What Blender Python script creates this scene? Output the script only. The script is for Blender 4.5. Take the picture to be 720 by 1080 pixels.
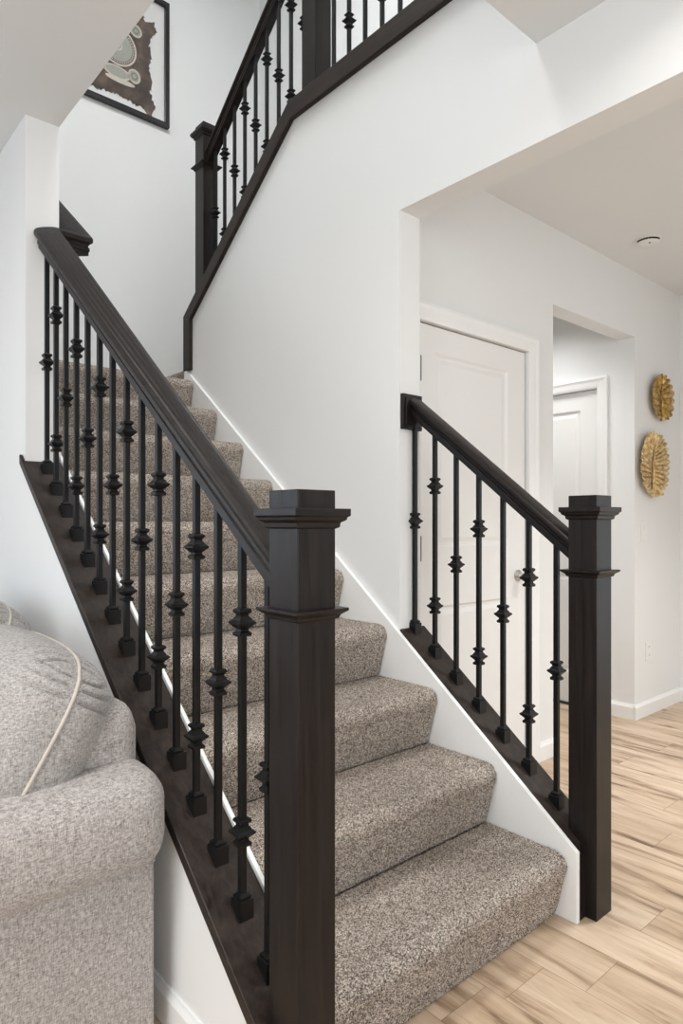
import bpy, bmesh, math, random
import numpy as np
from mathutils import Vector, Matrix

for o in list(bpy.data.objects):
    bpy.data.objects.remove(o, do_unlink=True)
SC = bpy.context.scene
COL = SC.collection
random.seed(7)

# ------------------------------------------------------------------ camera, world, light, exposure
CX, CY, CZ, TH = -1.7325, -1.0303, 1.1428, 0.71894
cam_d = bpy.data.cameras.new('camera')
cam = bpy.data.objects.new('camera', cam_d)
COL.objects.link(cam)
cam.location = (CX, CY, CZ)
cam.rotation_euler = (math.pi / 2, 0, -TH)
cam_d.sensor_fit = 'AUTO'
cam_d.sensor_width = 36.0
cam_d.lens = 696.55 / 1080 * 36
cam_d.shift_y = 9.77 / 1080
cam_d.clip_start = 0.02
SC.camera = cam

SC.view_settings.view_transform = 'Standard'
SC.view_settings.look = 'None'
SC.view_settings.exposure = 0.05
SC.view_settings.gamma = 1.0
SC.view_settings.use_curve_mapping = False

world = bpy.data.worlds.new('daylight')
SC.world = world
world.use_nodes = True
wb = world.node_tree.nodes['Background']
wb.inputs[0].default_value = (0.88, 0.94, 1.0, 1)
wb.inputs[1].default_value = 1.2


def area(name, loc, target, sx, sy, power, col=(1, 1, 1), spread=180):
    d = bpy.data.lights.new(name, 'AREA')
    d.shape = 'RECTANGLE'
    d.size, d.size_y = sx, sy
    d.energy = power
    d.spread = math.radians(spread)
    d.color = col
    o = bpy.data.objects.new(name, d)
    COL.objects.link(o)
    o.location = loc
    v = Vector(target) - Vector(loc)
    o.rotation_euler = v.to_track_quat('-Z', 'Y').to_euler()
    return o


# daylight through the living-room windows and the front door glass
area('window_light_west', (-4.93, -1.0, 1.45), (0, -1.0, 1.45), 2.6, 1.7, 40, (0.94, 0.97, 1.0))
area('window_light_south', (-1.6, -4.43, 1.5), (-1.6, 0, 1.5), 3.2, 1.8, 58, (0.93, 0.97, 1.0))
area('window_light_entry', (2.60, -2.2, 1.35), (0, -2.2, 1.35), 1.5, 2.0, 12, (0.92, 0.97, 1.0))
area('window_light_north', (-3.4, 3.08, 1.5), (-3.4, 0, 1.3), 1.5, 1.4, 18, (0.66, 0.82, 1.0))
area('fill_light_upper', (0.0, -2.40, 4.15), (0, 3, 3.9), 2.2, 1.4, 4, (0.92, 0.97, 1.0))  # added fill upstairs; no window is cut in that wall
area('fill_light_stairwell', (-0.60, 0.95, 5.25), (-0.60, 0.95, 0), 0.6, 0.6, 55, (0.99, 1.0, 1.0))  # added overhead fill for the stairwell, no fixture there
area('lamp_light_downlight', (-0.36, -0.5, 2.565), (-0.36, -0.5, 0), 0.11, 0.11, 2.2, (1.0, 0.97, 0.92), 150)
area('fill_light_hall', (1.35, -0.75, 2.56), (1.35, -0.75, 0), 0.35, 0.35, 20, (1.0, 0.99, 0.97), 105)  # unseen fill added to brighten the hall and its floor
area('fill_light_passage', (1.6, 1.25, 2.56), (1.6, 1.25, 0), 0.4, 0.4, 6.6, (1.0, 0.99, 0.98), 100)  # unseen light added to keep the passage bright
area('fill_light_living', (-2.3, -0.2, 2.56), (-2.3, -0.2, 0), 0.5, 0.5, 35, (1.0, 0.99, 0.98))  # added fill that lifts the treads and the right stair wall


# ------------------------------------------------------------------ materials
def nmat(name):
    m = bpy.data.materials.new(name)
    m.use_nodes = True
    nt = m.node_tree
    b = nt.nodes['Principled BSDF']
    return m, nt, b


def N(nt, t, **kw):
    n = nt.nodes.new(t)
    for k, v in kw.items():
        setattr(n, k, v)
    return n


def ramp(nt, stops, interp='LINEAR'):
    r = N(nt, 'ShaderNodeValToRGB')
    r.color_ramp.interpolation = interp
    els = r.color_ramp.elements
    while len(els) < len(stops):
        els.new(0.5)
    for e, (p, c) in zip(els, stops):
        e.position = p
        e.color = (c[0], c[1], c[2], 1)
    return r


def objcoord(nt, scale=(1, 1, 1), rot=(0, 0, 0)):
    tc = N(nt, 'ShaderNodeTexCoord')
    mp = N(nt, 'ShaderNodeMapping')
    mp.inputs['Scale'].default_value = scale
    mp.inputs['Rotation'].default_value = rot
    nt.links.new(tc.outputs['Object'], mp.inputs['Vector'])
    return mp


def paint(name, col, rough=0.75, bump=0.02):
    m, nt, b = nmat(name)
    mp = objcoord(nt)
    n = N(nt, 'ShaderNodeTexNoise')
    n.inputs['Scale'].default_value = 220
    n.inputs['Detail'].default_value = 3
    nt.links.new(mp.outputs[0], n.inputs['Vector'])
    n2 = N(nt, 'ShaderNodeTexNoise')
    n2.inputs['Scale'].default_value = 1.3
    nt.links.new(mp.outputs[0], n2.inputs['Vector'])
    c2 = [min(1, c * 1.012) for c in col]
    c1 = [c * 0.988 for c in col]
    r = ramp(nt, [(0.3, c1), (0.7, c2)])
    nt.links.new(n2.outputs[0], r.inputs[0])
    nt.links.new(r.outputs[0], b.inputs['Base Color'])
    b.inputs['Roughness'].default_value = rough
    bp = N(nt, 'ShaderNodeBump')
    bp.inputs['Strength'].default_value = bump
    bp.inputs['Distance'].default_value = 0.002
    nt.links.new(n.outputs[0], bp.inputs['Height'])
    nt.links.new(bp.outputs[0], b.inputs['Normal'])
    return m


def dark_wood(name, axis, c0=(0.0045, 0.0036, 0.0034), c1=(0.024, 0.0165, 0.014), rough=0.36):
    m, nt, b = nmat(name)
    sc = [38, 38, 38]
    sc['xyz'.index(axis)] = 2.2
    mp = objcoord(nt, sc)
    n = N(nt, 'ShaderNodeTexNoise')
    n.inputs['Scale'].default_value = 1.6
    n.inputs['Detail'].default_value = 6
    n.inputs['Roughness'].default_value = 0.65
    n.inputs['Distortion'].default_value = 0.6
    nt.links.new(mp.outputs[0], n.inputs['Vector'])
    r = ramp(nt, [(0.28, c0), (0.55, [(a + d) / 2 for a, d in zip(c0, c1)]), (0.8, c1)])
    nt.links.new(n.outputs[0], r.inputs[0])
    nt.links.new(r.outputs[0], b.inputs['Base Color'])
    b.inputs['Specular IOR Level'].default_value = 0.26
    rr = ramp(nt, [(0.3, (rough - .06,) * 3), (0.75, (rough + .12,) * 3)])
    nt.links.new(n.outputs[0], rr.inputs[0])
    nt.links.new(rr.outputs[0], b.inputs['Roughness'])
    bp = N(nt, 'ShaderNodeBump')
    bp.inputs['Strength'].default_value = 0.12
    bp.inputs['Distance'].default_value = 0.001
    nt.links.new(n.outputs[0], bp.inputs['Height'])
    nt.links.new(bp.outputs[0], b.inputs['Normal'])
    return m


def plain(name, col, rough=0.5, metal=0.0, noise=0.06):
    m, nt, b = nmat(name)
    mp = objcoord(nt)
    n = N(nt, 'ShaderNodeTexNoise')
    n.inputs['Scale'].default_value = 40
    nt.links.new(mp.outputs[0], n.inputs['Vector'])
    r = ramp(nt, [(0.3, [c * (1 - noise) for c in col]), (0.7, [min(1, c * (1 + noise)) for c in col])])
    nt.links.new(n.outputs[0], r.inputs[0])
    nt.links.new(r.outputs[0], b.inputs['Base Color'])
    b.inputs['Roughness'].default_value = rough
    b.inputs['Metallic'].default_value = metal
    return m


def carpet_mat():
    m, nt, b = nmat('speckled_carpet')
    mp = objcoord(nt)
    v = N(nt, 'ShaderNodeTexVoronoi')
    v.inputs['Scale'].default_value = 430
    nt.links.new(mp.outputs[0], v.inputs['Vector'])
    sp = N(nt, 'ShaderNodeSeparateColor')
    nt.links.new(v.outputs['Color'], sp.inputs[0])
    r = ramp(nt, [(0.0, (0.055, 0.048, 0.043)), (0.20, (0.135, 0.115, 0.100)), (0.45, (0.315, 0.270, 0.232)),
                  (0.72, (0.50, 0.435, 0.375)), (1.0, (0.78, 0.695, 0.61))])
    nt.links.new(sp.outputs[0], r.inputs[0])
    n2 = N(nt, 'ShaderNodeTexNoise')
    n2.inputs['Scale'].default_value = 9
    n2.inputs['Detail'].default_value = 4
    nt.links.new(mp.outputs[0], n2.inputs['Vector'])
    r2 = ramp(nt, [(0.3, (0.86, 0.84, 0.82)), (0.7, (1.0, 1.0, 1.0))])
    nt.links.new(n2.outputs[0], r2.inputs[0])
    mx = N(nt, 'ShaderNodeMix', data_type='RGBA', blend_type='MULTIPLY')
    mx.inputs[0].default_value = 1
    nt.links.new(r.outputs[0], mx.inputs[6])
    nt.links.new(r2.outputs[0], mx.inputs[7])
    nt.links.new(mx.outputs[2], b.inputs['Base Color'])
    b.inputs['Roughness'].default_value = 0.95
    b.inputs['Specular IOR Level'].default_value = 0.1
    n3 = N(nt, 'ShaderNodeTexNoise')
    n3.inputs['Scale'].default_value = 420
    nt.links.new(mp.outputs[0], n3.inputs['Vector'])
    bp = N(nt, 'ShaderNodeBump')
    bp.inputs['Strength'].default_value = 0.7
    bp.inputs['Distance'].default_value = 0.003
    nt.links.new(n3.outputs[0], bp.inputs['Height'])
    nt.links.new(bp.outputs[0], b.inputs['Normal'])
    return m


def fabric_mat(name, stops, axis_long='z'):
    m, nt, b = nmat(name)
    sc = [430, 430, 430]
    sc['xyz'.index(axis_long)] = 95
    mp = objcoord(nt, sc)
    n = N(nt, 'ShaderNodeTexNoise')
    n.inputs['Scale'].default_value = 0.9
    n.inputs['Detail'].default_value = 3
    n.inputs['Roughness'].default_value = 0.75
    nt.links.new(mp.outputs[0], n.inputs['Vector'])
    mp2 = objcoord(nt, (120, 120, 400))
    n4 = N(nt, 'ShaderNodeTexNoise')
    n4.inputs['Scale'].default_value = 0.9
    n4.inputs['Detail'].default_value = 2
    nt.links.new(mp2.outputs[0], n4.inputs['Vector'])
    ad = N(nt, 'ShaderNodeMix', data_type='RGBA')
    ad.inputs[0].default_value = 0.42
    nt.links.new(n.outputs[0], ad.inputs[6])
    nt.links.new(n4.outputs[0], ad.inputs[7])
    r = ramp(nt, stops)
    nt.links.new(ad.outputs[2], r.inputs[0])
    nt.links.new(r.outputs[0], b.inputs['Base Color'])
    b.inputs['Roughness'].default_value = 0.9
    b.inputs['Specular IOR Level'].default_value = 0.15
    b.inputs['Sheen Weight'].default_value = 0.15
    bp = N(nt, 'ShaderNodeBump')
    bp.inputs['Strength'].default_value = 0.55
    bp.inputs['Distance'].default_value = 0.003
    nt.links.new(ad.outputs[2], bp.inputs['Height'])
    nt.links.new(bp.outputs[0], b.inputs['Normal'])
    return m


def floor_mat():
    m, nt, b = nmat('oak_planks')
    tc = N(nt, 'ShaderNodeTexCoord')
    sx = N(nt, 'ShaderNodeSeparateXYZ')
    nt.links.new(tc.outputs['Object'], sx.inputs[0])

    def mth(op, a, bb=None):
        n = N(nt, 'ShaderNodeMath', operation=op)
        for i, v in enumerate((a, bb)):
            if v is None:
                continue
            if isinstance(v, (int, float)):
                n.inputs[i].default_value = v
            else:
                nt.links.new(v, n.inputs[i])
        return n.outputs[0]
    PW, PL = 0.168, 1.30
    u = mth('DIVIDE', mth('ADD', sx.outputs[0], 0.062), PW)
    row = mth('FLOOR', u)
    wn = N(nt, 'ShaderNodeTexWhiteNoise', noise_dimensions='1D')
    nt.links.new(row, wn.inputs['W'])
    yv = mth('DIVIDE', mth('ADD', sx.outputs[1], mth('MULTIPLY', wn.outputs[0], PL)), PL)
    colm = mth('FLOOR', yv)
    cmb = N(nt, 'ShaderNodeCombineXYZ')
    nt.links.new(row, cmb.inputs[0])
    nt.links.new(colm, cmb.inputs[1])
    wn2 = N(nt, 'ShaderNodeTexWhiteNoise', noise_dimensions='3D')
    nt.links.new(cmb.outputs[0], wn2.inputs['Vector'])
    # grain, shifted per plank
    cg = N(nt, 'ShaderNodeCombineXYZ')
    nt.links.new(mth('MULTIPLY', sx.outputs[0], 17.0), cg.inputs[0])
    nt.links.new(mth('MULTIPLY', sx.outputs[1], 1.9), cg.inputs[1])
    nt.links.new(mth('MULTIPLY', wn2.outputs[0], 37.0), cg.inputs[2])
    n = N(nt, 'ShaderNodeTexNoise')
    n.inputs['Scale'].default_value = 1.0
    n.inputs['Detail'].default_value = 7
    n.inputs['Roughness'].default_value = 0.62
    n.inputs['Distortion'].default_value = 0.5
    nt.links.new(cg.outputs[0], n.inputs['Vector'])
    r = ramp(nt, [(0.29, (0.11, 0.070, 0.045)), (0.38, (0.33, 0.232, 0.153)), (0.46, (0.54, 0.412, 0.293)),
                  (0.58, (0.65, 0.52, 0.39)), (0.85, (0.72, 0.61, 0.48))])
    nt.links.new(n.outputs[0], r.inputs[0])
    cg2 = N(nt, 'ShaderNodeCombineXYZ')
    nt.links.new(mth('MULTIPLY', sx.outputs[0], 95.0), cg2.inputs[0])
    nt.links.new(mth('MULTIPLY', sx.outputs[1], 3.2), cg2.inputs[1])
    nt.links.new(mth('MULTIPLY', wn2.outputs[0], 61.0), cg2.inputs[2])
    nf = N(nt, 'ShaderNodeTexNoise')
    nf.inputs['Scale'].default_value = 1.0
    nf.inputs['Detail'].default_value = 5
    nt.links.new(cg2.outputs[0], nf.inputs['Vector'])
    rf = ramp(nt, [(0.28, (0.80, 0.75, 0.70)), (0.42, (0.97, 0.96, 0.955)), (0.6, (1.0, 1.0, 1.0))])
    nt.links.new(nf.outputs[0], rf.inputs[0])
    mf = N(nt, 'ShaderNodeMix', data_type='RGBA', blend_type='MULTIPLY')
    mf.inputs[0].default_value = 1
    nt.links.new(r.outputs[0], mf.inputs[6])
    nt.links.new(rf.outputs[0], mf.inputs[7])
    r2 = ramp(nt, [(0.0, (0.82, 0.77, 0.72)), (0.5, (0.95, 0.925, 0.90)), (1.0, (1.05, 1.05, 1.05))])
    nt.links.new(wn2.outputs[0], r2.inputs[0])
    mx = N(nt, 'ShaderNodeMix', data_type='RGBA', blend_type='MULTIPLY')
    mx.inputs[0].default_value = 1
    nt.links.new(mf.outputs[2], mx.inputs[6])
    nt.links.new(r2.outputs[0], mx.inputs[7])
    # joints
    fu = mth('FRACT', u)
    fy = mth('FRACT', yv)
    eu = mth('MULTIPLY', mth('MINIMUM', fu, mth('SUBTRACT', 1.0, fu)), PW)
    ey = mth('MULTIPLY', mth('MINIMUM', fy, mth('SUBTRACT', 1.0, fy)), PL)
    gap = mth('LESS_THAN', mth('MINIMUM', eu, ey), 0.0011)
    mx2 = N(nt, 'ShaderNodeMix', data_type='RGBA')
    nt.links.new(mth('MULTIPLY', gap, 0.5), mx2.inputs[0])
    nt.links.new(mx.outputs[2], mx2.inputs[6])
    mx2.inputs[7].default_value = (0.10, 0.06, 0.035, 1)
    nt.links.new(mx2.outputs[2], b.inputs['Base Color'])
    b.inputs['Roughness'].default_value = 0.42
    bp = N(nt, 'ShaderNodeBump')
    bp.inputs['Strength'].default_value = 0.15
    bp.inputs['Distance'].default_value = 0.001
    nt.links.new(mth('SUBTRACT', n.outputs[0], gap), bp.inputs['Height'])
    nt.links.new(bp.outputs[0], b.inputs['Normal'])
    return m


def gold_mat(name, c0, c1, c2):
    m, nt, b = nmat(name)
    mp = objcoord(nt)
    n = N(nt, 'ShaderNodeTexNoise')
    n.inputs['Scale'].default_value = 34
    n.inputs['Detail'].default_value = 5
    nt.links.new(mp.outputs[0], n.inputs['Vector'])
    r = ramp(nt, [(0.3, c0), (0.5, c1), (0.72, c2)])
    nt.links.new(n.outputs[0], r.inputs[0])
    nt.links.new(r.outputs[0], b.inputs['Base Color'])
    b.inputs['Metallic'].default_value = 0.75
    b.inputs['Roughness'].default_value = 0.34
    return m


def glass_mat():
    m = bpy.data.materials.new('picture_glass')
    m.use_nodes = True
    nt = m.node_tree
    nt.nodes.clear()
    out = N(nt, 'ShaderNodeOutputMaterial')
    tr = N(nt, 'ShaderNodeBsdfTransparent')
    gl = N(nt, 'ShaderNodeBsdfGlossy')
    gl.inputs['Roughness'].default_value = 0.02
    fr = N(nt, 'ShaderNodeFresnel')
    fr.inputs[0].default_value = 1.35
    mx = N(nt, 'ShaderNodeMixShader')
    nt.links.new(fr.outputs[0], mx.inputs[0])
    nt.links.new(tr.outputs[0], mx.inputs[1])
    nt.links.new(gl.outputs[0], mx.inputs[2])
    nt.links.new(mx.outputs[0], out.inputs[0])
    return m


def hide_mat():
    m, nt, b = nmat('brown_hide')
    mp = objcoord(nt)
    n = N(nt, 'ShaderNodeTexNoise')
    n.inputs['Scale'].default_value = 9
    n.inputs['Detail'].default_value = 6
    n.inputs['Roughness'].default_value = 0.65
    nt.links.new(mp.outputs[0], n.inputs['Vector'])
    r = ramp(nt, [(0.3, (0.030, 0.020, 0.016)), (0.5, (0.075, 0.050, 0.037)), (0.62, (0.17, 0.11, 0.075)), (0.8, (0.46, 0.34, 0.25))])
    nt.links.new(n.outputs[0], r.inputs[0])
    nt.links.new(r.outputs[0], b.inputs['Base Color'])
    b.inputs['Roughness'].default_value = 0.85
    return m


WALL = paint('wall_paint', (0.80, 0.805, 0.80))
CEIL = paint('ceiling_paint', (0.775, 0.785, 0.785), 0.85, 0.05)
TRIM = paint('trim_paint', (0.86, 0.86, 0.85), 0.4, 0.0)
DOORP = paint('door_paint', (0.83, 0.825, 0.81), 0.42, 0.0)
WOOD_Z = dark_wood('dark_wood_upright', 'z')
WOOD_Y = dark_wood('dark_wood_lengthwise', 'y')
WOOD_X = dark_wood('dark_wood_crosswise', 'x')
WOOD_CAP = dark_wood('dark_wood_cap', 'y', (0.008, 0.006, 0.005), (0.050, 0.034, 0.026), 0.40)
IRON = plain('black_iron', (0.006, 0.006, 0.0065), 0.38, 0.2)
IRON.node_tree.nodes['Principled BSDF'].inputs['Specular IOR Level'].default_value = 0.3
CARPET = carpet_mat()
SOFA_F = fabric_mat('greige_fabric', [(0.30, (0.11, 0.099, 0.094)), (0.43, (0.30, 0.272, 0.256)), (0.54, (0.46, 0.425, 0.402)), (0.70, (0.69, 0.655, 0.625))])
CUSH_F = fabric_mat('light_grey_fabric', [(0.30, (0.11, 0.10, 0.094)), (0.43, (0.28, 0.26, 0.246)), (0.54, (0.40, 0.38, 0.362)), (0.70, (0.58, 0.56, 0.54))])
PIPE_F = plain('cream_piping', (0.52, 0.47, 0.42), 0.85)
FLOOR = floor_mat()
GOLD_DARK = gold_mat('aged_gold', (0.16, 0.085, 0.018), (0.48, 0.29, 0.075), (0.80, 0.58, 0.25))
GOLD_PALE = gold_mat('pale_gold', (0.36, 0.23, 0.09), (0.68, 0.50, 0.25), (0.92, 0.78, 0.50))
STEEL = plain('brushed_nickel', (0.62, 0.60, 0.57), 0.28, 1.0)
DARKST = plain('dark_nickel', (0.16, 0.155, 0.15), 0.4, 1.0)
PLASTIC = plain('white_plastic', (0.82, 0.82, 0.80), 0.4, 0, 0.01)
SHADOWGAP = plain('dark_gap_and_button', (0.03, 0.03, 0.03), 0.7)  # near-black for the shaded door gap, the slots and the button
BLACKFRAME = plain('black_frame', (0.012, 0.012, 0.012), 0.35)
MATB = plain('white_mat_board', (0.84, 0.84, 0.83), 0.8, 0, 0.01)
HIDE = hide_mat()
SAGE = plain('sage_paint', (0.40, 0.40, 0.35), 0.8)
CREAM = plain('cream_paint', (0.66, 0.61, 0.52), 0.8)
TAUPE = plain('taupe_paint', (0.20, 0.165, 0.14), 0.8)
GLASS = glass_mat()


# ------------------------------------------------------------------ mesh helpers
class MB:
    def __init__(s):
        s.bm = bmesh.new()

    def face(s, vs):
        try:
            s.bm.faces.new(vs)
        except ValueError:
            pass

    def box(s, x0, x1, y0, y1, z0, z1):
        v = [s.bm.verts.new(p) for p in ((x0, y0, z0), (x1, y0, z0), (x1, y1, z0), (x0, y1, z0),
                                         (x0, y0, z1), (x1, y0, z1), (x1, y1, z1), (x0, y1, z1))]
        for f in ((0, 3, 2, 1), (4, 5, 6, 7), (0, 1, 5, 4), (1, 2, 6, 5), (2, 3, 7, 6), (3, 0, 4, 7)):
            s.face([v[i] for i in f])
        return s

    def prism(s, poly, axis, a0, a1):
        """poly is a list of 2D points in the plane across the axis; extruded from a0 to a1"""
        def P(p, a):
            return {'x': (a, p[0], p[1]), 'y': (p[0], a, p[1]), 'z': (p[0], p[1], a)}[axis]
        A = [s.bm.verts.new(P(p, a0)) for p in poly]
        B = [s.bm.verts.new(P(p, a1)) for p in poly]
        n = len(poly)
        s.face(A)
        s.face(B[::-1])
        for i in range(n):
            s.face([A[i], B[i], B[(i + 1) % n], A[(i + 1) % n]])
        return s

    def loft(s, rings, closed_ring=True, caps=True):
        R = [[s.bm.verts.new(p) for p in r] for r in rings]
        n = len(R[0])
        for a, b in zip(R[:-1], R[1:]):
            for i in range(n if closed_ring else n - 1):
                j = (i + 1) % n
                s.face([a[i], a[j], b[j], b[i]])
        if caps and closed_ring:
            s.face(R[0][::-1])
            s.face(R[-1])
        return s

    def lathe(s, prof, seg=24, center=(0, 0, 0), axis='z', start=0.0):
        rings = []
        for r, h in prof:
            ring = []
            for k in range(seg):
                a = start + 2 * math.pi * k / seg
                c, d = r * math.cos(a), r * math.sin(a)
                p = {'z': (c, d, h), 'y': (c, h, d), 'x': (h, c, d)}[axis]
                ring.append((p[0] + center[0], p[1] + center[1], p[2] + center[2]))
            rings.append(ring)
        return s.loft(rings)

    def sqloft(s, prof, center=(0, 0, 0)):
        """stacked squares: (half width, height)"""
        rings = []
        for r, h in prof:
            rings.append([(center[0] + a * r, center[1] + b * r, center[2] + h) for a, b in ((-1, -1), (1, -1), (1, 1), (-1, 1))])
        return s.loft(rings)

    def sweep(s, path, prof):
        """profile (lateral, vertical) along a path, mitred in plan, ends cut plumb"""
        P = [Vector(p) for p in path]
        dirs = []
        for a, b in zip(P[:-1], P[1:]):
            d = Vector((b.x - a.x, b.y - a.y))
            dirs.append(d.normalized())
        nor = [Vector((d.y, -d.x)) for d in dirs]
        rings = []
        for i, p in enumerate(P):
            if i == 0:
                m = nor[0]
            elif i == len(P) - 1:
                m = nor[-1]
            else:
                m = (nor[i - 1] + nor[i]) / (1 + nor[i - 1].dot(nor[i]))
            rings.append([(p.x + m.x * u, p.y + m.y * u, p.z + v) for u, v in prof])
        return s.loft(rings)

    def tube(s, pts, rad, seg=8, closed=False):
        P = [Vector(p) for p in pts]
        n = len(P)
        rings = []
        up = None
        for i in range(n):
            if closed:
                t = P[(i + 1) % n] - P[i - 1]
            else:
                t = P[min(i + 1, n - 1)] - P[max(i - 1, 0)]
            t.normalize()
            if up is None:
                up = t.orthogonal()
            up = (up - t * up.dot(t)).normalized()
            w = t.cross(up)
            r = rad[i] if isinstance(rad, (list, tuple)) else rad
            rings.append([tuple(P[i] + (up * math.cos(2 * math.pi * k / seg) + w * math.sin(2 * math.pi * k / seg)) * r) for k in range(seg)])
        if closed:
            rings.append(rings[0])
        return s.loft(rings, caps=not closed)

    def grid(s, G, closed_u=False):
        V = [[s.bm.verts.new(p) for p in r] for r in G]
        nu = len(V)
        for i in range(nu if closed_u else nu - 1):
            a, b = V[i], V[(i + 1) % nu]
            for j in range(len(a) - 1):
                s.face([a[j], a[j + 1], b[j + 1], b[j]])
        return s

    def build(s, name, mat, parent=None, bevel=0.0, smooth=False, weld=0.0, seg=2, sub=0):
        bm = s.bm
        if weld:
            bmesh.ops.remove_doubles(bm, verts=bm.verts, dist=weld)
        bmesh.ops.recalc_face_normals(bm, faces=bm.faces)
        if bevel:
            es = [e for e in bm.edges if len(e.link_faces) == 2 and e.calc_face_angle(0) > 0.35]
            bmesh.ops.bevel(bm, geom=es, offset=bevel, segments=seg, affect='EDGES', profile=0.5, clamp_overlap=True)
        big = [f for f in bm.faces if len(f.verts) > 4]
        if big:
            bmesh.ops.triangulate(bm, faces=big)
        base = Vector((0, 0, 0))
        p = parent
        while p is not None:
            base += p.location
            p = p.parent
        if base.length:
            bmesh.ops.translate(bm, verts=bm.verts, vec=-base)
        me = bpy.data.meshes.new(name)
        bm.to_mesh(me)
        bm.free()
        me.materials.append(mat)
        if smooth:
            for f in me.polygons:
                f.use_smooth = True
        o = bpy.data.objects.new(name, me)
        COL.objects.link(o)
        if parent is not None:
            o.parent = parent
        if sub:
            md = o.modifiers.new('sub', 'SUBSURF')
            md.levels = md.render_levels = sub
        return o


def thing(name, loc, label, cat, group=None):
    o = bpy.data.objects.new(name, None)
    COL.objects.link(o)
    o.location = loc
    o.empty_display_size = 0.1
    o['label'] = label
    o['category'] = cat
    if group:
        o['group'] = group
    return o


def tag(o, label, cat=None, kind=None, group=None):
    o['label'] = label
    if cat:
        o['category'] = cat
    if kind:
        o['kind'] = kind
    if group:
        o['group'] = group
    return o


def struct(o, label, cat):
    return tag(o, label, cat, 'structure')


# ------------------------------------------------------------------ stair constants
RI, TR, NO = 0.19, 0.2421, 0.0284          # riser, tread, nosing
SL = RI / TR
CZ_ = 2.58                                  # ceiling height
HY = 0.721                                  # hall wall plane
LW0, LW1 = -1.036, -0.921                   # left stair wall
RW0, RW1 = 0.0165, 0.125                     # right stair wall
LCAP, RCAP = 0.212, 0.243                   # cap height lines at y=0


def lcap(y):
    return LCAP + SL * y


def rcap(y):
    return RCAP + SL * y


def ucap(y):
    return 2.985 if y < 1.295 else 2.985 - 0.762 * (y - 1.295)


# ------------------------------------------------------------------ room shell
struct(MB().box(-5.0, 2.76, -4.5, 3.25, -0.12, 0.0).build('floor', FLOOR),
       'light oak plank floor running past the stairs into the hall', 'floor')

ce = MB()
ce.box(-5.0, LW1, 0.08, 3.15, CZ_, 2.86)
ce.box(-5.0, 2.66, -4.5, 0.08, CZ_, 2.86)
ce.box(RW1, 2.66, 0.08, 1.53, CZ_, 2.86)
ce.box(1.1, 2.66, 1.53, 3.15, CZ_, 2.86)
struct(ce.build('ceiling', CEIL), 'flat white ceiling with an opening over the stairs', 'ceiling')
struct(MB().box(-1.2, 1.3, -2.6, 3.3, 5.3, 5.4).build('ceiling_upper', CEIL), 'white ceiling high above the stairwell', 'ceiling')

# right stair wall: kerb, jamb, header, wall under the second flight
CT = 0.034
rw = [(-0.040, 0), (-0.040, rcap(-0.040) - CT), (0.646, rcap(0.646) - CT), (0.646, 2.28), (-3.2, 2.28), (-3.2, 0), (-3.5, 0),
      (-3.5, CZ_), (0.08, CZ_), (0.08, 2.93), (1.30, 2.93), (2.225, 2.225), (2.225, 0)]
struct(MB().prism(rw, 'x', RW0, RW1).build('wall_right', WALL), 'white wall on the right of the stairs with the wide hall opening', 'wall')
# left stair wall
lw = [(-0.040, 0), (-0.040, lcap(-0.040) - CT), (1.46, lcap(1.46) - CT), (1.46, CZ_), (3.15, CZ_), (3.15, 0)]
struct(MB().prism(lw, 'x', LW0, LW1).build('wall_left', WALL), 'white wall under and beyond the left railing', 'wall')
struct(MB().box(LW0, LW1, 0.08, 3.15, 2.86, 5.3).build('wall_upper_left', WALL), 'white upper stairwell wall on the left', 'wall')
struct(MB().box(-5.0, -4.2, 3.15, 3.25, 0, 2.86).box(-2.6, 1.2, 3.15, 3.25, 0, 5.3).box(-4.2, -2.6, 3.15, 3.25, 0, .75).box(-4.2, -2.6, 3.15, 3.25, 2.25, 2.86).build('wall_back', WALL), 'white wall behind the stair landing with the framed picture', 'wall')
struct(MB().box(1.1, 1.176, HY + .1, 3.15, 0, CZ_).box(1.1, 1.2, -2.5, 3.15, 2.86, 5.3).build('wall_upper_right', WALL),
       'white upper stairwell wall beyond the upper railing', 'wall')
struct(MB().box(-1.2, 1.2, -2.6, -2.5, 2.86, 5.3).box(-1.2, LW0, -2.5, 0.08, 2.86, 5.3).build('wall_upper_front', WALL), 'white upstairs wall out of view', 'wall')

# hall wall with the closet door and the passage opening
hw = MB()
hw.box(RW1, 0.201, HY, HY + .1, 0, CZ_)
hw.box(0.201, 0.957, HY, HY + .1, 1.936, CZ_)
hw.box(0.957, 1.176, HY, HY + .1, 0, CZ_)
hw.box(1.176, 2.043, HY, HY + .1, 2.205, CZ_)
hw.box(2.043, 2.66, HY, HY + .1, 0, CZ_)
struct(hw.build('wall_hall', WALL), 'white hall wall with a closet door, an opening and gold decor', 'wall')
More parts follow.
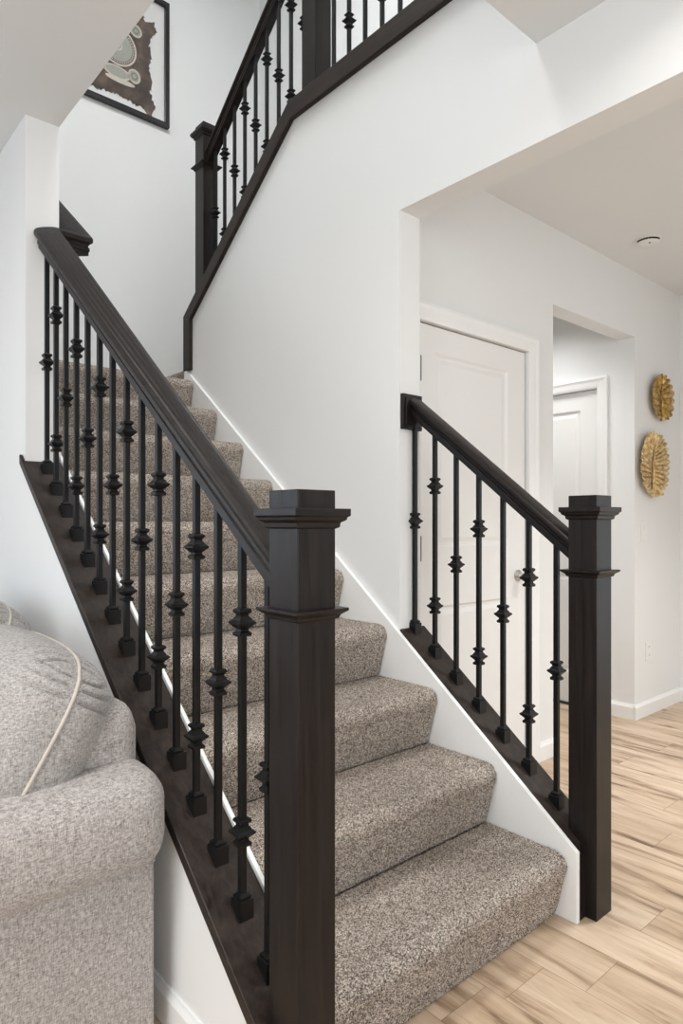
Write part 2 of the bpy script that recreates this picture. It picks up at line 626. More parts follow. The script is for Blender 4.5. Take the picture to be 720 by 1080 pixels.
# passage right wall with its door, passage end
DY0, DY1, DZ = 0.944, 1.70, 1.943
pw = MB()
pw.box(2.043, 2.14, HY + .1, DY0, 0, CZ_)
pw.box(2.043, 2.14, DY0, DY1, DZ, CZ_)
pw.box(2.043, 2.14, DY1, 3.15, 0, CZ_)
struct(pw.build('wall_passage', WALL), 'bright white wall inside the passage with a door', 'wall')
struct(MB().box(1.1, 2.14, 3.15, 3.25, 0, CZ_).build('wall_passage_end', WALL), 'white wall at the end of the passage', 'wall')
er = MB()
er.box(2.66, 2.76, -1.2, HY + .1, 0, CZ_).box(2.66, 2.76, -4.5, -3.2, 0, CZ_).box(2.66, 2.76, -3.2, -1.2, 2.42, CZ_)
struct(er.build('wall_entry', WALL), 'white wall at the far right edge of the hall', 'wall')
ww = MB()
ww.box(-5.1, -5.0, -4.5, -2.4, 0, CZ_).box(-5.1, -5.0, 0.4, 3.15, 0, CZ_).box(-5.1, -5.0, -2.4, 0.4, 0, .55).box(-5.1, -5.0, -2.4, 0.4, 2.35, CZ_)
struct(ww.build('wall_west', WALL), 'white living-room wall with a window', 'wall')
sw = MB()
sw.box(-5.1, -3.3, -4.6, -4.5, 0, CZ_).box(0.1, 2.76, -4.6, -4.5, 0, CZ_).box(-3.3, .1, -4.6, -4.5, 0, .55).box(-3.3, .1, -4.6, -4.5, 2.45, CZ_)
struct(sw.build('wall_south', WALL), 'white living-room wall with a wide window', 'wall')


# baseboards: profile with a small eased top
def baseboard(name, a, b, n, label):
    """a,b plan points on the wall face, n the outward normal"""
    h, t = 0.085, 0.014
    prof = [(0, 0), (t, 0), (t, h * .8), (t * .55, h * .93), (t * .4, h), (0, h)]
    rings = []
    for p in (a, b):
        rings.append([(p[0] + n[0] * u, p[1] + n[1] * u, v) for u, v in prof])
    return struct(MB().loft(rings).build(name, TRIM), label, 'baseboard')


baseboard('baseboard_left', (LW0, -0.04), (LW0, 3.15), (-1, 0), 'white baseboard along the wall under the left railing')
baseboard('baseboard_hall', (1.026, HY), (1.176 + .014, HY), (0, -1), 'short white baseboard beside the closet door')
baseboard('baseboard_entry', (2.043 - .014, HY), (2.66, HY), (0, -1), 'white baseboard under the gold wall decor')
baseboard('baseboard_passage', (2.043, HY - .002), (2.043, 0.874), (-1, 0), 'short white baseboard inside the passage opening')
baseboard('baseboard_right', (2.66, HY), (2.66, -1.2), (-1, 0), 'white baseboard at the right edge of the hall')


# ------------------------------------------------------------------ doors
def panel_door(name, x0, x1, z1, yf, panels, th=0.035, label=''):
    """door leaf in the xz plane, face at yf looking to -y; panels sunk with sloped edges"""
    d = MB()
    xs = sorted({x0, x1} | {v for p in panels for v in (p[0], p[1])})
    zs = sorted({0.012, z1} | {v for p in panels for v in (p[2], p[3])})
    for i in range(len(xs) - 1):
        for j in range(len(zs) - 1):
            cx, cz = (xs[i] + xs[i + 1]) / 2, (zs[j] + zs[j + 1]) / 2
            if any(p[0] < cx < p[1] and p[2] < cz < p[3] for p in panels):
                continue
            v = [d.bm.verts.new(q) for q in ((xs[i], yf, zs[j]), (xs[i + 1], yf, zs[j]), (xs[i + 1], yf, zs[j + 1]), (xs[i], yf, zs[j + 1]))]
            d.face(v)
    for a, b, c, e in panels:
        prev = None
        for ins, dep in ((0, 0), (0.010, 0.009), (0.022, 0.009), (0.040, 0.003), (0.046, 0.003)):
            r = [d.bm.verts.new(q) for q in ((a + ins, yf + dep, c + ins), (b - ins, yf + dep, c + ins), (b - ins, yf + dep, e - ins), (a + ins, yf + dep, e - ins))]
            if prev:
                for k in range(4):
                    d.face([prev[k], prev[(k + 1) % 4], r[(k + 1) % 4], r[k]])
            prev = r
        d.face(prev)
    d.box(x0, x1, yf + 0.012, yf + th, 0.012, z1)
    # edges
    for q in (((x0, yf, .012), (x0, yf + .012, .012), (x0, yf + .012, z1), (x0, yf, z1)), ((x1, yf, .012), (x1, yf + .012, .012), (x1, yf + .012, z1), (x1, yf, z1)),
              ((x0, yf, z1), (x1, yf, z1), (x1, yf + .012, z1), (x0, yf + .012, z1))):
        d.face([d.bm.verts.new(p) for p in q])
    return d


def casing(name, a, b, top, w, origin, ux, un, label):
    """mitred door casing: a,b opening edges along ux, profile out along un"""
    prof = [(0.0, 0.0), (0.0, 0.010), (0.012, 0.014), (w * .6, 0.017), (w - .012, 0.022), (w, 0.020), (w, 0.0)]

    def pt(s, z, o):
        return (origin[0] + ux[0] * s + un[0] * o, origin[1] + ux[1] * s + un[1] * o, z)
    rings = []
    for kind in range(4):
        ring = []
        for u, o in prof:
            if kind == 0:
                ring.append(pt(a - u, 0, o))
            elif kind == 1:
                ring.append(pt(a - u, top + u, o))
            elif kind == 2:
                ring.append(pt(b + u, top + u, o))
            else:
                ring.append(pt(b + u, 0, o))
        rings.append(ring)
    return struct(MB().loft(rings).build(name, TRIM), label, 'trim')


d1 = panel_door('door_1', 0.207, 0.951, 1.930, HY + .012, [(0.318, 0.815, 1.035, 1.826), (0.318, 0.815, 0.20, 0.797)]).build('door_1', DOORP)
struct(d1, 'white two-panel closet door behind the right railing', 'door')
casing('trim_1', 0.201, 0.957, 1.936, 0.070, (0, HY), (1, 0), (0, -1), 'white casing around the closet door')
kb = MB().lathe([(0.001, HY + .012), (0.027, HY + .012), (0.027, HY + .006), (0.012, HY), (0.010, HY - .022), (0.022, HY - .03), (0.027, HY - .042), (0.024, HY - .055), (0.012, HY - .062), (0.001, HY - .063)],
                20, (0.893, 0, 0.892), 'y').build('door_knob', STEEL, d1, smooth=True)
kb['label'] = 'round brushed nickel door knob'
for hz in (1.745, 1.035, 0.22):
    h = MB().box(0.194, 0.216, HY - .004, HY + .013, hz - .045, hz + .045)
    h.lathe([(0.006, hz - .05), (0.006, hz + .05)], 10, (0.206, HY - .004, 0), 'z')
    h.build('hinge', DARKST, d1, bevel=.001)['label'] = 'dark metal door hinge'

# passage door: built in the xz plane and turned onto the wall x = 2.043
pd = panel_door('door_2', 0.0, DY1 - DY0 - .012, 1.936, 0.0, [(0.112, DY1 - DY0 - .124, 1.06, 1.826), (0.112, DY1 - DY0 - .124, 0.20, 0.82)])
bmesh.ops.transform(pd.bm, matrix=Matrix.Translation((2.055, DY0 + .006, 0)) @ Matrix(((0, 1, 0, 0), (1, 0, 0, 0), (0, 0, 1, 0), (0, 0, 0, 1))), verts=pd.bm.verts)
d2 = pd.build('door_2', DOORP)
struct(d2, 'white panelled door inside the bright passage', 'door')
casing('trim_2', DY0, DY1, DZ, 0.066, (2.043, 0), (0, 1), (-1, 0), 'white casing around the passage door')
MB().box(2.040, 2.10, DY0, DY1, 0.0, 0.014).build('door_gap_shade', SHADOWGAP, d2)['label'] = 'dark strip standing in for the shade under the door'  # dark strip put in for the shaded gap below the leaf
MB().lathe([(0.001, 2.055), (0.026, 2.055), (0.026, 2.05), (0.011, 2.045), (0.010, 2.02), (0.025, 2.01), (0.026, 1.995), (0.001, 1.99)], 18, (0, DY1 - .07, 0.89), 'x').build('door_knob', STEEL, d2, smooth=True)


# ------------------------------------------------------------------ windows behind the viewer (the light comes through them)
def window(name, c, ux, w, z0, z1, label):
    f = MB()
    nx = (-ux[1], ux[0])

    def bar(s0, s1, a0, a1, t=.05):
        pts = []
        for s, z in ((s0, a0), (s1, a0), (s1, a1), (s0, a1)):
            pts.append((c[0] + ux[0] * s, c[1] + ux[1] * s, z))
        A = [(p[0] - nx[0] * t, p[1] - nx[1] * t, p[2]) for p in pts]
        B = [(p[0] + nx[0] * t, p[1] + nx[1] * t, p[2]) for p in pts]
        f.loft([A, B])
    bar(-w / 2, w / 2, z0, z0 + .05)
    bar(-w / 2, w / 2, z1 - .05, z1)
    for s in (-w / 2, 0, w / 2):
        bar(s - .025, s + .025, z0, z1)
    return struct(f.build(name, TRIM), label, 'window')


window('window_1', (-5.05, -1.0), (0, 1), 2.8, .55, 2.35, 'living-room window out of view')
window('window_2', (-1.6, -4.55), (1, 0), 3.4, .55, 2.45, 'wide living-room window out of view')
window('window_4', (-3.4, 3.20), (1, 0), 1.6, .75, 2.25, 'living-room window beyond the sofa, out of view')
window('window_3', (2.71, -2.2), (0, 1), 2.0, .02, 2.42, 'glazed entry out of view')


# ------------------------------------------------------------------ staircase
stair = thing('staircase', (-0.45, 0.0, 0.0), 'straight flight of carpeted steps in speckled grey-brown between white skirt boards', 'staircase')


def carpet_mesh(prof, x0, x1, name, parent, step=0.0045, amp=0.0019, ends=True):
    """sheet along a (y,z) profile from x0 to x1, tufted by jittering every vertex; edges turned down"""
    P = np.array(prof, float)
    seg = np.linalg.norm(np.diff(P, axis=0), axis=1)
    L = np.concatenate([[0], np.cumsum(seg)])
    n = max(3, int(L[-1] / step))
    t = np.linspace(0, L[-1], n)
    Y = np.interp(t, L, P[:, 0])
    Z = np.interp(t, L, P[:, 1])
    dy, dz = np.gradient(Y), np.gradient(Z)
    ln = np.hypot(dy, dz) + 1e-9
    ny, nz = -dz / ln, dy / ln
    m = max(3, int((x1 - x0) / step))
    xs = np.linspace(x0, x1, m)
    rs = np.random.RandomState(int(1000 * (prof[0][1] + 7)) % 100000)
    off = rs.uniform(-amp, amp, (n, m))
    e = 0.010
    edge = np.minimum(np.minimum(xs - x0, x1 - xs), e) / e
    drop = -(1 - np.sqrt(np.clip(1 - (1 - edge) ** 2, 0, 1))) * 0.012
    off = off + drop[None, :]
    co = np.zeros((n, m, 3), np.float32)
    co[:, :, 0] = xs[None, :] + rs.uniform(-.0012, .0012, (n, m)) * (edge[None, :] > .3)
    co[:, :, 1] = Y[:, None] + ny[:, None] * off
    co[:, :, 2] = Z[:, None] + nz[:, None] * off
    co = co.reshape(-1, 3)
    base = np.array(parent.location, np.float32)
    co -= base[None, :]
    ii = np.arange(n - 1)[:, None] * m + np.arange(m - 1)[None, :]
    F = np.stack([ii, ii + 1, ii + m + 1, ii + m], -1).reshape(-1, 4)
    me = bpy.data.meshes.new(name)
    me.vertices.add(len(co))
    me.vertices.foreach_set('co', co.ravel())
    me.loops.add(F.size)
    me.loops.foreach_set('vertex_index', F.ravel().astype(np.int32))
    me.polygons.add(len(F))
    me.polygons.foreach_set('loop_start', np.arange(0, F.size, 4, dtype=np.int32))
    me.update(calc_edges=True)
    me.polygons.foreach_set('use_smooth', np.ones(len(F), bool))
    me.materials.append(CARPET)
    o = bpy.data.objects.new(name, me)
    COL.objects.link(o)
    o.parent = parent
    return o


def step_profile(k, back):
    y0, z0, z1 = (k - 1) * TR, (k - 1) * RI, k * RI
    R = 0.037
    yn = y0 - 0.036
    pts = [(y0 + 0.006, z0 + .001), (y0 - .004, z0 + .03), (yn + 0.006, z1 - 0.058)]
    # nose bullet
    cy, cz = yn + R, z1 - R
    for a in np.linspace(math.radians(200), math.radians(90), 11):
        pts.append((cy + R * math.cos(a), cz + R * math.sin(a)))
    pts.append((back - .02, z1 - .0005))
    pts.append((back, z1 - .001))
    return pts


SX0, SX1 = -0.902, 0.0005
for k in range(1, 11):
    back = k * TR if k < 10 else 3.14
    fine = 0.0038 if k < 5 else (0.005 if k < 10 else 0.008)
    carpet_mesh(step_profile(k, back), SX0, SX1, 'carpeted_step' if k < 10 else 'carpeted_landing', stair, fine)
# the half landing one step higher, turning to the right behind the wall end
LX = 0.235
tl = MB()
tl.box(0.0, LX + .05, 2.268, 3.14, 1.72, 1.9)


flight = thing('staircase', (0.60, 2.0, 2.09), 'second carpeted flight turning back behind the right wall from the landing', 'staircase')


def xprofile_to(prof, name, y0, y1):
    o = carpet_mesh(prof, y0, y1, name, flight, 0.008)
    me = o.data
    n = len(me.vertices)
    a = np.zeros(n * 3, np.float32)
    me.vertices.foreach_get('co', a)
    a = a.reshape(-1, 3) + np.array(flight.location, np.float32)
    a = a[:, [1, 0, 2]] - np.array(flight.location, np.float32)
    me.vertices.foreach_set('co', a.ravel().copy())
    me.flip_normals()
    return o


tl.build('landing_edge', CARPET, flight)
xprofile_to([(LX + NO, 1.9), (LX + .004, 2.04)] + [(LX + .03 + .03 * math.cos(a), 2.06 + .03 * math.sin(a)) for a in np.linspace(math.radians(190), math.radians(90), 7)] + [(1.095, 2.09)],
            'upper_landing', 2.24, 3.14)
# second flight behind the wall, climbing back towards the viewer
for k in range(4):
    y1 = 2.26 - k * TR
    z1 = 2.09 + (k + 1) * RI
    MB().box(RW1 + .002, 1.095, max(1.532, y1 - TR), y1 + NO, z1 - RI - .02, z1).build('carpeted_step', CARPET, flight, bevel=.02)
# solid carriage hidden under the carpet
car = MB()
pts = [(0.02, 0.0)]
for k in range(1, 11):
    pts += [((k - 1) * TR + .016, k * RI - .02), (k * TR + .016 if k < 10 else 3.13, k * RI - .02)]
pts += [(3.13, 0.0)]
car.prism(pts, 'x', SX0 + .004, -0.004)
car.build('stair_carriage', CARPET, stair)

# skirt boards
sk = [(-0.062, 0.0), (-0.062, 0.250 + SL * -0.062), (2.255, 0.250 + SL * 2.205), (2.262, 1.90), (2.262, 1.7), (0.35, 0.0)]
o = MB().prism(sk, 'x', 0.0005, 0.016).build('skirt_board', TRIM, stair, bevel=.0015)
o['label'] = 'white painted skirt board along the wall'
sk = [(-0.035, 0.0), (-0.035, 0.222 + SL * -0.035), (2.2, 0.222 + SL * 2.2), (2.2, 1.6), (0.35, 0.0)]
o = MB().prism(sk, 'x', -0.9135, -0.9025).build('skirt_board', TRIM, stair, bevel=.0015)
o['label'] = 'white painted skirt board along the wall'


# ------------------------------------------------------------------ railings
NW = 0.044     # newel half width


def newel(parent, x, y, z0, z1):
    """box newel: post, cap moulding under a square block, collar moulding lower down"""
    p = MB().sqloft([(NW, z0), (NW, z1 - .052), (NW, z1)], (x, y, 0)).build('newel_post', WOOD_Z, parent, bevel=.0018)
    c = MB().sqloft([(NW + .001, z1 - .071), (NW + .006, z1 - .068), (NW + .007, z1 - .060), (NW + .015, z1 - .055), (NW + .016, z1 - .050), (NW + .0205, z1 - .047), (NW + .0205, z1 - .034), (NW + .001, z1 - .0335)],
                    (x, y, 0)).build('cap_molding', WOOD_X, p, bevel=.0008)
    MB().sqloft([(NW + .001, z1 - .238), (NW + .005, z1 - .236), (NW + .007, z1 - .230), (NW + .018, z1 - .222), (NW + .018, z1 - .217), (NW + .001, z1 - .2165)],
                (x, y, 0)).build('collar_molding', WOOD_X, p, bevel=.0008)
    return p


# handrail cross-section (lateral, vertical): loaf top, grooved sides, narrow foot
_h = [(0.021, 0.000), (0.021, 0.013), (0.024, 0.016), (0.024, 0.026), (0.020, 0.030), (0.0205, 0.037), (0.026, 0.043), (0.0320, 0.046), (0.0330, 0.051), (0.0330, 0.060), (0.0305, 0.0665), (0.0245, 0.0705), (0.014, 0.0725), (0.0, 0.073)]
RAILP = _h + [(-u, v) for u, v in _h[-2::-1]]

BAR_H = 0.0074
_cache = {}


def bar_mesh(length):
    key = round(length, 3)
    if key not in _cache:
        b = MB().sqloft([(BAR_H, 0.0), (BAR_H, length)])
        bmesh.ops.bevel(b.bm, geom=[e for e in b.bm.edges if abs(e.verts[0].co.z - e.verts[1].co.z) > .1], offset=.0012, segments=1, affect='EDGES')
        bmesh.ops.recalc_face_normals(b.bm, faces=b.bm.faces)
        me = bpy.data.meshes.new('baluster')
        b.bm.to_mesh(me)
        b.bm.free()
        me.materials.append(IRON)
        _cache[key] = me
    return _cache[key]


def knuckle_mesh():
    k = MB().sqloft([(.0075, -.030), (.0138, -.0285), (.0145, -.0245), (.0145, -.022), (.0100, -.0175), (.0095, -.014), (.0125, -.011), (.0208, -.0025), (.0212, .001), (.0150, .0055), (.0125, .010), (.0095, .014), (.0100, .0175), (.0140, .0215), (.0145, .025), (.0125, .0285), (.0075, .0305)])
    bmesh.ops.recalc_face_normals(k.bm, faces=k.bm.faces)
    me = bpy.data.meshes.new('knuckle')
    k.bm.to_mesh(me)
    k.bm.free()
    me.materials.append(IRON)
    return me


def shoe_mesh(slope):
    s = MB()
    hw = 0.0172
    A = [(-hw, -hw, -hw * slope - .001), (hw, -hw, -hw * slope - .001), (hw, hw, hw * slope - .001), (-hw, hw, hw * slope - .001)]
    t = max(0.026, hw * slope + .0105)
    rings = [A]
    for r, h in ((hw, t), (.0165, t + .0015), (.0125, t + .003), (.0135, t + .0045), (.0135, t + .008), (.0095, t + .0115), (.0078, t + .013)):
        rings.append([(a * r, b * r, h) for a, b in ((-1, -1), (1, -1), (1, 1), (-1, 1))])
    s.loft(rings)
    bmesh.ops.recalc_face_normals(s.bm, faces=s.bm.faces)
    me = bpy.data.meshes.new('shoe')
    s.bm.to_mesh(me)
    s.bm.free()
    me.materials.append(IRON)
    return me


KN = knuckle_mesh()
SHOE_S = shoe_mesh(SL)
SHOE_F = shoe_mesh(0.0)


def baluster(parent, x, y, z, length, knuckles, shoe):
    o = bpy.data.objects.new('baluster', bar_mesh(length))
    COL.objects.link(o)
    o.parent = parent
    o.location = Vector((x, y, z)) - parent.location
    for h in knuckles:
        k = bpy.data.objects.new('knuckle', KN)
        COL.objects.link(k)
        k.parent = o
        k.location = (0, 0, h)
    s = bpy.data.objects.new('shoe', shoe)
    COL.objects.link(s)
    s.parent = o
    return o


# --- left railing
LX_ = -0.978
left = thing('stair_railing', (LX_, -0.06, 0.0), 'dark wood and black iron stair railing on the left, beside the sofa', 'railing')
newel(left, LX_, -0.057, 0.0, 1.200)
cap = MB()
y0, y1 = -0.050, 1.4595
poly = [(y0, lcap(y0) - CT), (y0, lcap(y0)), (y1, lcap(y1)), (y1, lcap(y1) - CT)]
cap.prism(poly, 'x', -1.049, -0.9140)
cap.prism([(y1 - .01, lcap(y1 - .01) - CT), (y1 - .01, lcap(y1 - .01)), (1.49, lcap(1.49)), (1.49, lcap(1.49) - CT)], 'x', -1.049, -1.0362)
cap.build('base_cap', WOOD_CAP, left, bevel=.003)
MB().box(-1.040, -0.921, -0.058, -0.0405, 0.0, lcap(-.05) - CT).build('end_panel', WOOD_Z, left)
RB = 1.000
path = [(LX_, -0.013, RB + SL * -0.013), (LX_, 1.418, RB + SL * 1.418), (-0.858, 1.418, RB + SL * 1.418), (-0.858, 2.12, RB + SL * 2.12)]
MB().sweep(path, RAILP).build('handrail', WOOD_Y, left, bevel=.0)
for yb in (1.62, 2.05):
    br = MB()
    z = RB + SL * yb
    br.tube([(LW1, yb, z - .05), (LW1 + .04, yb, z - .05), (LW1 + .063, yb, z - .03), (LW1 + .063, yb, z + .002)], .006, 8)
    br.lathe([(.03, LW1), (.03, LW1 + .006), (.012, LW1 + .008)], 16, (0, yb, z - .05), 'x')
    br.build('rail_bracket', IRON, left, smooth=False)
for i in range(15):
    y = 0.05 + 0.0973 * i
    baluster(left, LX_, y, lcap(y), RB - LCAP + .004, (0.385,) if i % 2 == 0 else (0.166, 0.604), SHOE_S)

# --- right railing
RX_ = 0.085
right = thing('stair_railing', (RX_, -0.06, 0.0), 'shorter dark wood and black iron railing on the right, before the closet door', 'railing')
newel(right, 0.097, -0.049, 0.0, 1.218)
y0, y1 = -0.045, 0.6455
poly = [(y0, rcap(y0) - CT), (y0, rcap(y0)), (y1, rcap(y1)), (y1, rcap(y1) - CT)]
MB().prism(poly, 'x', 0.0165, 0.150).build('base_cap', WOOD_CAP, right, bevel=.003)
MB().box(0.0165, 0.140, -0.058, -0.0405, 0.0, rcap(-.05) - CT + .01).build('end_panel', WOOD_Z, right)
RBR = 1.032
MB().sweep([(RX_, -0.006, RBR - SL * .006), (RX_, 0.630, RBR + SL * 0.630)], RAILP).build('handrail', WOOD_Y, right)
zr = RBR + SL * 0.63 + .022
MB().box(0.020, 0.124, 0.632, 0.646, zr - .068, zr + .062).box(0.032, 0.112, 0.627, 0.634, zr - .056, zr + .050).build('rosette', WOOD_Z, right, bevel=.002)
for i in range(7):
    y = 0.052 + 0.0968 * i
    baluster(right, RX_, y, rcap(y), RBR - RCAP + .004, (0.405,) if i % 2 == 0 else (0.176, 0.606), SHOE_S)

# --- upper railing
UX = 0.070
upper = thing('stair_railing', (UX, 2.13, 2.09), 'dark upper stair railing along the second flight and the floor above', 'railing')
band = [(0.09, 2.985), (1.300, 2.985), (2.263, 2.262), (2.263, 1.962), (2.192, 1.962), (2.192, 2.235), (1.284, 2.900), (0.09, 2.900)]
MB().prism(band, 'x', -0.004, 0.137).build('base_cap', WOOD_CAP, upper, bevel=.004)
newel(upper, UX, 2.137, 2.092, 3.272)
newel(upper, UX, 1.192, 2.90, 4.10)
URB = 0.735


def urail(y):
    return 3.960 - 0.785 * y + 0.745


MB().sweep([(UX, 2.094, urail(2.094)), (UX, 1.222, urail(1.222))], RAILP).build('handrail', WOOD_Y, upper)
MB().sweep([(UX, 1.138, 3.90), (UX, 0.09, 3.90)], RAILP).build('handrail', WOOD_Y, upper)
for i in range(9):
    y = 2.045 - 0.0955 * i
    if 1.125 < y < 1.235:
        continue
    baluster(upper, UX, y, ucap(y), urail(y) - ucap(y) + .004, (0.365,) if i % 2 == 0 else (0.150, 0.565), SHOE_S)
for i in range(11):
    y = 1.078 - 0.0960 * i
    baluster(upper, UX, y, 2.985, .916, (0.40,) if i % 2 == 0 else (0.205, 0.62), SHOE_F)


# ------------------------------------------------------------------ sofa
sofa = thing('sofa', (-1.55, 0.9, 0.0), 'greige woven fabric sofa with a rolled arm against the stair wall', 'sofa')


def rbox(x0, x1, y0, y1, z0, z1, r, seg=4):
    m = MB().box(x0, x1, y0, y1, z0, z1)
    bmesh.ops.bevel(m.bm, geom=list(m.bm.edges), offset=r, segments=seg, affect='EDGES', profile=0.5)
    return m


rbox(-2.05, -1.090, 0.318, 0.52, 0.03, 0.50, .012).build('arm_panel', SOFA_F, sofa, smooth=True)


def roll(x0, x1, cy, cz, ry, rz, nx=40, ns=40):
    """pillow-topped arm: superellipse section along x with softly rounded ends"""
    G = []
    for i in range(nx + 1):
        t = -1 + 2 * i / nx
        x = (x0 + x1) / 2 + (x1 - x0) / 2 * math.copysign(1 - (1 - abs(t)) ** 1.0, t)
        d = min(x - x0, x1 - x)
        e = 0.075
        f = 1 if d > e else math.sqrt(max(0, 1 - (1 - d / e) ** 2)) * .35 + .65 * (1 if d > 0.0 else .9)
        if i in (0, nx):
            f = 0.62
        ring = []
        for k in range(ns + 1):
            a = 2 * math.pi * k / ns
            c, s_ = math.cos(a), math.sin(a)
            p = 3.2
            q = (abs(c) ** p + abs(s_) ** p) ** (-1 / p)
            ring.append((x, cy + ry * f * q * c, cz + rz * f * q * s_))
        G.append(ring)
    m = MB().grid(G)
    for ring in (G[0], G[-1]):
        m.face([m.bm.verts.new(p) for p in ring[:-1]])
    return m


roll(-2.07, -1.066, 0.395, 0.502, 0.128, 0.110).build('arm_roll', SOFA_F, sofa, smooth=True, weld=.0005, sub=1)
MB().tube([(-2.04, 0.3165, 0.409), (-1.5, 0.3165, 0.409), (-1.094, 0.3165, 0.409)], .0055, 8).build('arm_welt', SOFA_F, sofa, smooth=True)
rbox(-1.27, -1.076, 0.395, 2.30, 0.10, 0.738, .07, 6).build('back', SOFA_F, sofa, smooth=True)
rbox(-2.02, -1.25, 0.50, 2.15, 0.06, 0.30, .02).build('base', SOFA_F, sofa, smooth=True)
rbox(-2.05, -1.30, 0.52, 1.32, 0.30, 0.46, .045, 5).build('seat_cushion', SOFA_F, sofa, smooth=True)
rbox(-2.05, -1.30, 1.33, 2.13, 0.30, 0.46, .045, 5).build('seat_cushion', SOFA_F, sofa, smooth=True)
rbox(-2.05, -1.106, 2.13, 2.33, 0.03, 0.50, .012).build('arm_panel', SOFA_F, sofa, smooth=True)
roll(-2.07, -1.088, 2.23, 0.510, 0.125, 0.100).build('arm_roll', SOFA_F, sofa, smooth=True, weld=.0005, sub=1)
for fx in (-2.0, -1.16):
    for fy in (0.36, 2.28):
        MB().sqloft([(.02, 0), (.026, .04)], (fx, fy, 0)).build('foot', WOOD_Z, sofa)


def pillow(name, near, wdir, hdir, W, H, T, label):
    """knife-edge back cushion: near = bottom near corner of the seam, with piping round the seam"""
    w = Vector(wdir).normalized()
    h = Vector(hdir).normalized()
    n = h.cross(w).normalized()
    c = Vector(near) + w * W / 2 + h * H / 2
    root = thing(name, c - h * H / 2, label, 'cushion', None)
    NU = 132

    def outline(u, v):
        # square to rounded square with eased corners
        k = 0.17 * (abs(u * v) ** 3)
        return u * (1 - k), v * (1 - k)

    def pt(u, v, side):
        a, b = outline(u, v)
        q = max(0.0, (1 - abs(u) ** 3.2) * (1 - abs(v) ** 3.2))
        th = T / 2 * q ** 0.36
        # gathered tucks at the corners
        tuck = 0.0
        for e, along in ((1 - abs(u), abs(v)), (1 - abs(v), abs(u))):
            if e < .42 and along > .4:
                fade = math.exp(-((e - .06) / .13) ** 2)
                for g in (.60, .745, .875):
                    tuck += 0.013 * fade * math.exp(-((along - g + .10 * e) / .017) ** 2)
        p = c + w * (a * W / 2) + h * (b * H / 2) + n * (side * th)
        if q > 0.001:
            p = p + (c - p).normalized() * tuck
        return tuple(p)
    m = MB()
    for side in (-1, 1):
        G = []
        for i in range(NU + 1):
            u = math.sin(math.pi / 2 * (-1 + 2 * i / NU))
            G.append([pt(u, math.sin(math.pi / 2 * (-1 + 2 * j / NU)), side) for j in range(NU + 1)])
        m.grid(G)
    m.build('cushion_cover', CUSH_F, root, smooth=True, weld=.0008)
    loop = []
    K = 50
    for (u0, v0), (u1, v1) in (((-1, -1), (1, -1)), ((1, -1), (1, 1)), ((1, 1), (-1, 1)), ((-1, 1), (-1, -1))):
        for i in range(K):
            t = i / K
            a, b = outline(u0 + (u1 - u0) * t, v0 + (v1 - v0) * t)
            loop.append(c + w * (a * W / 2) + h * (b * H / 2))
    MB().tube(loop, .0042, 8, True).build('piping', PIPE_F, root, smooth=True)['label'] = 'cream piping round the cushion seam'
    return root


pillow('back_cushion', (-1.425, 0.345, 0.485), (0.03, 1, 0.0), (0.255, 0, 0.43), 0.66, 0.425, 0.30, 'plump light grey back cushion nearest the sofa arm with cream piping')
pillow('back_cushion', (-1.400, 1.03, 0.485), (0.0, 1, 0.0), (0.255, 0, 0.43), 0.66, 0.465, 0.28, 'light grey back cushion behind the nearest one at the photo left edge')


# ------------------------------------------------------------------ framed picture on the landing wall
FX0, FX1, FZ0, FZ1, FY = -0.340, 0.345, 3.815, 4.66, 3.148
pic = thing('framed_picture', ((FX0 + FX1) / 2, FY, FZ0), 'black framed picture of a dotted mandala on brown hide, on the landing wall', 'picture')
fr = MB()
fw, fd = 0.028, 0.032
prof = [(0, 0), (0, fd), (fw, fd), (fw, fd - .006), (fw, 0)]
rings = []
for sx_, sz_, dx, dz in ((FX0, FZ0, 1, 1), (FX1, FZ0, -1, 1), (FX1, FZ1, -1, -1), (FX0, FZ1, 1, -1), (FX0, FZ0, 1, 1)):
    rings.append([(sx_ + dx * u, FY - o_, sz_ + dz * u) for u, o_ in prof])
fr.loft(rings, caps=False)
fr.build('frame', BLACKFRAME, pic)
MB().box(FX0 + .02, FX1 - .02, FY - .006, FY, FZ0 + .02, FZ1 - .02).build('mat_board', MATB, pic)
rnd = random.Random(3)
cxp, czp = -0.01, 4.225
out = []
KEY = [(0.0, -.315), (.07, -.325), (.15, -.335), (.235, -.372), (.258, -.30), (.225, -.21), (.238, -.12), (.215, -.04), (.235, .03), (.22, .10), (.235, .17), (.27, .215), (.25, .275), (.19, .245), (.16, .30), (.08, .285), (0, .30)]
half = []
for (a, b), (a2, b2) in zip(KEY[:-1], KEY[1:]):
    for i in range(7):
        t = i / 7
        half.append((a + (a2 - a) * t + rnd.uniform(-.009, .009), b + (b2 - b) * t + rnd.uniform(-.013, .010)))
out = half + [(-a, b) for a, b in reversed(half[1:])]
hd = MB()
hd.prism([(cxp + a, czp + b) for a, b in out], 'y', FY - .009, FY - .0055)
hide = hd.build('hide_artwork', HIDE, pic)


def disc(name, r0, r1, z_off, mat, par, dx=0, dz=0, ex=1.0, ez=1.0, seg=64):
    m = MB()
    a_, b_ = [], []
    rings = [[], [], [], []]
    for k in range(seg):
        a = 2 * math.pi * k / seg
        for q, (rr, yy) in enumerate(((r0, FY - .009 - z_off), (r1, FY - .009 - z_off), (r1, FY - .0085), (r0, FY - .0085))):
            rings[q].append((cxp + dx + rr * ex * math.cos(a), yy, czp + dz + rr * ez * math.sin(a)))
    rings.append(rings[0])
    m.loft(rings, caps=False)
    return m.build(name, mat, par)


